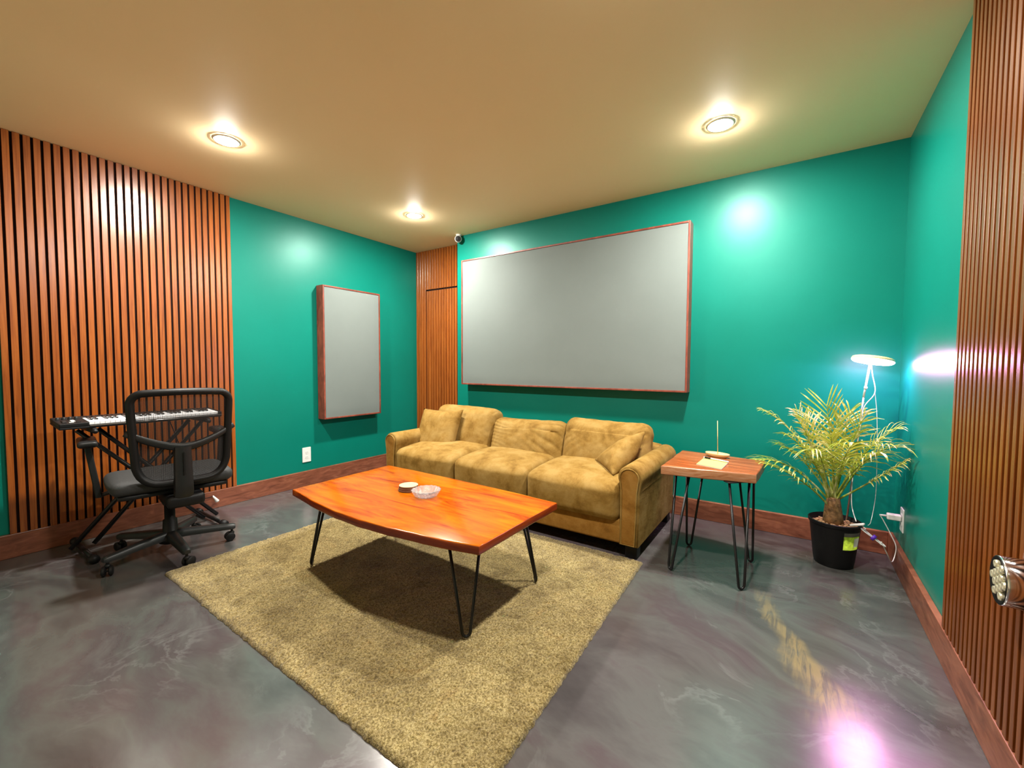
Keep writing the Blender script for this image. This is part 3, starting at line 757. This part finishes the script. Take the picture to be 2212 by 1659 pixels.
for i in range(1, 28):
    if i % 7 in (0, 1, 3, 4, 5):
        o = bk.copy(); COL.objects.link(o); o.parent = t; o.location = (0, kw * i, 0)
t = thing('keyboard_stand', 'black double-braced cross stand holding up the keyboard', 'stand', (.32, -2.42, 0))
def leg(y0, z0, y1, z1, x): 
    bm = B(); tube(bm, [(x, y0, z0), (x, y1, z1)], .0125, 10); obj('leg', bm, IRON, t)
leg(-2.76, .035, -2.16, .735, .25); leg(-2.66, .035, -2.07, .735, .25)
leg(-2.10, .035, -2.72, .735, .29); leg(-2.02, .035, -2.63, .735, .29)
b = B(); tube(b, [(.225, -2.40, .42), (.315, -2.40, .42)], .028, 16); obj('pivot', b, BLACKP, t)
for y in (-2.115, -2.675):
    b = B(); tube(b, [(.17, y, .738), (.46, y, .738)], .0125, 10); box(b, .18, .45, y - .011, y + .011, .742, .7575, .003); obj('support_arm', b, BLACKP, t)
for y in (-2.71, -2.06):
    b = B(); tube(b, [(.085, y, .024), (.50, y, .024)], .0125, 10); fb = obj('foot_bar', b, IRON, t)
    for x in (.085, .50):
        b = B(); tube(b, [(x - .02, y, .024), (x + .02, y, .024)], .0235, 12); obj('rubber_cap', b, BLACKP, fb)
t = thing('pedal_cord', 'thin cord with a white plug hanging by the baseboard under the keyboard', 'cord', (.05, -1.94, .07))
b = B(); tube(b, spline([(.335, -2.30, .767), (.30, -2.20, .45), (.16, -2.10, .17), (.09, -2.02, .115), (.052, -1.955, .105)]), .0028, 8); obj('cord', b, BLACKP, t)
b = B(); tube(b, [(.052, -1.955, .108), (.050, -1.942, .088), (.050, -1.927, .062), (.050, -1.925, .056)], [.005, .009, .015, .013], 12); obj('plug', b, WHITEP, t)

# ------------------------------------------------------------------ potted palm
px, py = 3.958, -.33
t = thing('potted_palm', 'bushy green potted palm in a black nursery pot in the corner', 'plant', (px, py, 0))
P0 = Matrix.Translation((px, py, 0))
b = B(); lathe(b, [(0, .001), (.088, .001), (.092, .006), (.096, .03), (.118, .232), (.124, .236), (.126, .252), (.121, .255), (.116, .236), (.112, .222)], 48, P0); pot = obj('pot', b, BLACKP, t, auto=50)
def patch(a0, a1, z0, z1, mat, name, off):
    bm = B(); n = 10; G = []
    for i in range(n + 1):
        a = math.radians(a0 + (a1 - a0) * i / n); row = []
        for z in (z0, z1):
            r = .096 + (z - .03) / .202 * .022 + off; row.append(bm.verts.new((px + r * math.cos(a), py + r * math.sin(a), z)))
        G.append(row)
    for i in range(n): bm.faces.new((G[i][0], G[i + 1][0], G[i + 1][1], G[i][1]))
    bmesh.ops.solidify(bm, geom=list(bm.faces), thickness=.0006); return obj(name, bm, mat, pot)
patch(-72, -22, .118, .195, LIME, 'plant_label', .0012); patch(-72, -22, .196, .216, WPAPER, 'label_strip', .0012); patch(-44, -24, .135, .186, WPAPER, 'label_picture', .0022)
b = B(); lathe(b, [(0, .232), (.06, .230), (.112, .222)], 40, P0)
for v in b.verts: v.co.z += noise.noise(v.co * 40) * .006
for _ in range(90):
    a, r = random.uniform(0, 2 * PI), random.uniform(.03, .105); c = V(px + r * math.cos(a), py + r * math.sin(a), .234)
    s = B(); bmesh.ops.create_icosphere(s, subdivisions=1, radius=random.uniform(.006, .012))
    for v in s.verts: v.co.z *= .6
    merge(b, s, Matrix.Translation(c) @ Matrix.Rotation(random.uniform(0, 6), 4, 'Z'))
obj('soil', b, SOIL, t)
b = B(); tube(b, [(px - .006, py + .0, .222), (px - .008, py, .27), (px - .010, py, .33), (px - .010, py, .38)], [.052, .047, .037, .030], 16)
for v in b.verts: v.co += (v.co - V(px - .008, py, v.co.z)).normalized() * noise.noise(V(v.co.x * 50, v.co.y * 50, v.co.z * 70)) * .006
obj('trunk', b, BARK, t)
def frond(base, mid, tip, L, start=.30, nl=18, seed=0, droop=.25, side=None, spread=1.0, curl=0.):
    rnd = random.Random(seed); bm = B(); pts = bez(base, mid, tip, 22)
    tube(bm, pts, [.0062 - .0048 * i / 22 for i in range(23)], 6)
    fr_ = len(pts) - 1; L = L * 1.22
    for i in range(nl):
        f = start + (1 - start) * (i + .5) / nl; k = f * fr_; i0 = min(int(k), fr_ - 1); P = pts[i0].lerp(pts[i0 + 1], k - i0)
        T = (pts[i0 + 1] - pts[i0]).normalized(); S = side.copy() if side else T.cross(V(0, 0, 1))
        S = (S - T * S.dot(T)).normalized(); N = S.cross(T).normalized()
        if N.z < 0: N = -N
        g = (f - start) / (1 - start); ln = L * (.55 + .9 * g * (1 - g) * 2.0) * (1 - .15 * g) * rnd.uniform(.8, 1.15)
        for sg in (-1, 1):
            al = math.radians(58 - 34 * g + rnd.uniform(-7, 7)); d = (T * math.cos(al) + S * sg * math.sin(al) * spread + N * (.28 + rnd.uniform(-.12, .15))).normalized()
            w = .0052 * (1 - .3 * g); row = []; nn = 5
            wv = d.cross(N).normalized()
            for q in range(nn + 1):
                s = q / nn; c = P + d * ln * s + V(0, 0, -1) * droop * ln * s * s * rnd.uniform(.9, 1.1) + N * curl * ln * s * s
                ww = w * (.55 + 1.6 * s * (1 - s)) * (1 if s < .99 else .1)
                if s > .99: ww = .0004
                row.append((bm.verts.new(c - wv * ww + N * ww * .45), bm.verts.new(c), bm.verts.new(c + wv * ww + N * ww * .45)))
            for q in range(nn):
                for z_ in (0, 1): bm.faces.new((row[q][z_], row[q][z_ + 1], row[q + 1][z_ + 1], row[q + 1][z_]))
    return obj('frond', bm, LEAF, t)
c0 = V(px - .010, py, .37)
def off(dx, dy, dz): return c0 + V(dx, dy, dz)
FR = [ # mid, tip, leaflet length, droop, leaflet plane
    (off(-.02, -.04, .30), off(-.05, -.06, .545), .21, .12, V(1, .2, 0)),       # upright fan
    (off(-.16, -.02, .40), off(-.36, -.04, .49), .15, .55, None),              # long arc past the side table
    (off(-.20, -.04, .24), off(-.40, -.10, .19), .16, .55, None),              # low, over the side table
    (off(-.14, -.12, .14), off(-.33, -.22, .20), .15, .5, None),
    (off(.19, -.01, .15), off(.30, -.03, .265), .10, .6, None),                # low, shrivelled
    (off(.12, .02, .33), off(.25, -.03, .42), .20, .5, V(.3, 1, .3)),
    (off(.13, -.05, .33), off(.245, -.11, .34), .20, .6, None),
    (off(.04, .06, .36), off(.07, .12, .50), .18, .3, V(1, 0, 0)),
    (off(-.06, .08, .34), off(-.14, .17, .45), .18, .4, None),
    (off(.03, -.14, .33), off(.06, -.25, .36), .18, .6, None),
    (off(-.06, -.13, .32), off(-.12, -.26, .31), .18, .6, None),
    (off(-.10, .02, .37), off(-.19, .03, .48), .18, .4, V(.5, .8, .2)),
    (off(.06, -.02, .37), off(.12, -.02, .48), .18, .45, V(.7, .7, 0)),
    (off(.0, .03, .28), off(.02, .05, .46), .16, .2, V(1, .5, 0)),
    (off(-.10, -.09, .27), off(-.22, -.16, .36), .17, .55, None),
    (off(.09, -.11, .27), off(.17, -.19, .31), .18, .6, None),
    (off(-.02, -.06, .26), off(-.03, -.16, .38), .15, .4, V(1, .2, 0)),
    (off(.08, .04, .26), off(.20, .08, .34), .15, .5, None),
    (off(-.12, .0, .22), off(-.26, -.06, .29), .16, .55, None),
    (off(-.09, -.02, .30), off(-.17, -.07, .43), .16, .4, None),
]
for i, (m, tp, L, dr, sd) in enumerate(FR):
    frond(c0 + V(random.uniform(-.016, .016), random.uniform(-.016, .016), random.uniform(-.06, .0)), m, tp, L, .30 if i != 4 else .42, 13 if i != 4 else 16, i + 3, dr, sd)

# ------------------------------------------------------------------ grow light standing in the pot
hc = V(4.106, -.235, 1.165)
t = thing('grow_light', 'ring-shaped pinkish grow lamp on a thin pole above the palm', 'lamp', (4.018, -.25, .23))
b = B(); tube(b, [(4.017, -.25, .226), (4.066, -.245, .87), (4.071, -.244, .95)], .005, 10); pole = obj('pole', b, STEEL, t)
b = B(); tube(b, [(4.071, -.244, .95), (4.0785, -.243, 1.01), (4.092, -.245, 1.13), (4.098, -.245, 1.152)], .0052, 10); tube(b, [(4.0785, -.243, .998), (4.0795, -.243, 1.012)], .008, 10); obj('telescopic_rod', b, WHITEP, pole)
HM = Matrix.Translation(hc) @ Matrix.Rotation(math.radians(-7), 4, Vector((0, 1, 0)).cross(Vector((0, 0, 1))).normalized()) @ Matrix.Rotation(math.radians(9), 4, 'Y')
b = B(); lathe(b, [(.066, -.005), (.068, .006), (.074, .010), (.085, .011), (.093, .007), (.096, -.003), (.094, -.006)], 56, HM); head = obj('ring_head', b, WARMP, t)
b = B(); lathe(b, [(.066, -.0052), (.070, -.014), (.078, -.018), (.086, -.017), (.093, -.011), (.0945, -.0062)], 56, HM); obj('led_ring', b, GROW, head)
b = B()
for a in (0.3, 2.4, 4.5): tube(b, [HM @ V(.008 * math.cos(a), .008 * math.sin(a), .002), HM @ V(.07 * math.cos(a), .07 * math.sin(a), .002)], .0035, 8)
lathe(b, [(0, .006), (.014, .005), (.015, -.006), (0, -.008)], 20, HM); obj('hub', b, WARMP, head)
# cord: hangs from the head, coils in a tied bundle by the pot rim and runs to the charger
b = B(); tube(b, spline([(4.098, -.247, 1.145), (4.105, -.252, 1.08), (4.118, -.256, .98), (4.075, -.262, .90), (4.062, -.262, .80), (4.04, -.262, .55), (4.035, -.275, .35), (4.05, -.36, .268)]), .0024, 8)
tube(b, spline([(4.118, -.256, .98), (4.128, -.25, .90), (4.135, -.245, .80), (4.142, -.235, .60), (4.145, -.22, .40), (4.12, -.30, .27), (4.10, -.37, .262)]), .0016, 6)
tube(b, spline([(4.15, -.42, .20), (4.18, -.40, .13), (4.205, -.34, .075), (4.222, -.30, .085), (4.231, -.278, .142), (4.21, -.262, .20), (4.175, -.252, .275), (4.162, -.251, .296)]), .0024, 8)
obj('cord', b, WHITEP, t)
b = B()
cb = V(4.118, -.408, .212); dd = V(.62, -.2, -.42).normalized()
for k in range(5):
    s = V(noise.noise(V(k, 0, 1)), noise.noise(V(k, 3, 1)), noise.noise(V(k, 7, 1))) * .01
    n1 = dd.cross(V(0, 0, 1)).normalized() * (.011 + .002 * k)
    lp = [cb + s + dd * (.062 * math.cos(a)) + n1 * math.sin(a) * (.35 + .65 * abs(math.cos(a))) for a in (2 * PI * q / 20 for q in range(20))]
    tube(b, lp, .0024, 6, True)
tube(b, spline([(4.072, -.40, .262), (4.085, -.412, .252), cb - dd * .05]), .0024, 8); tube(b, spline([cb + dd * .03, (4.148, -.425, .185), (4.15, -.42, .20)]), .0024, 6)
bd_ = obj('cord_bundle', b, WHITEP, t)
b = B(); tube(b, [cb - dd * .006, cb + dd * .010], .0155, 14); obj('twist_tie', b, PURPLE, bd_)
b = B(); s = B(); box(s, -.034, .034, -.0105, .0105, -.006, .006, .004, 2); merge(b, s, orient((4.052, -.395, .262), (.75, -.35, .35), (.3, .9, 0))); obj('controller', b, WHITEP, t)

# ------------------------------------------------------------------ camera, world, colour
cam = bpy.data.cameras.new('camera'); co = bpy.data.objects.new('camera', cam); COL.objects.link(co)
yaw, pitch, roll = .5920619, -.0451823, .0041521
fw = V(-math.sin(yaw) * math.cos(pitch), math.cos(yaw) * math.cos(pitch), math.sin(pitch)); r = V(math.cos(yaw), math.sin(yaw), 0); u = r.cross(fw)
r2 = r * math.cos(roll) + u * math.sin(roll); u2 = -r * math.sin(roll) + u * math.cos(roll)
Mc = Matrix((r2, u2, -fw)).transposed().to_4x4(); Mc.translation = V(3.7468355, -3.3264216, 1.1260399); co.matrix_world = Mc
cam.sensor_fit = 'HORIZONTAL'; cam.sensor_width = 36; cam.lens = 909.32549 / 2212 * 36; cam.clip_start = .02
SC.camera = co
wd = bpy.data.worlds.new('world'); SC.world = wd; wd.use_nodes = True
wd.node_tree.nodes['Background'].inputs[0].default_value = (.02, .02, .02, 1)
vs = SC.view_settings; vs.view_transform = 'Standard'; vs.look = 'None'; vs.exposure = 1.38; vs.gamma = 1; vs.use_curve_mapping = False
SC.cycles.max_bounces = 14; SC.cycles.diffuse_bounces = 8; SC.cycles.transparent_max_bounces = 24; SC.cycles.sample_clamp_indirect = 40
SC.cycles.use_denoising = True
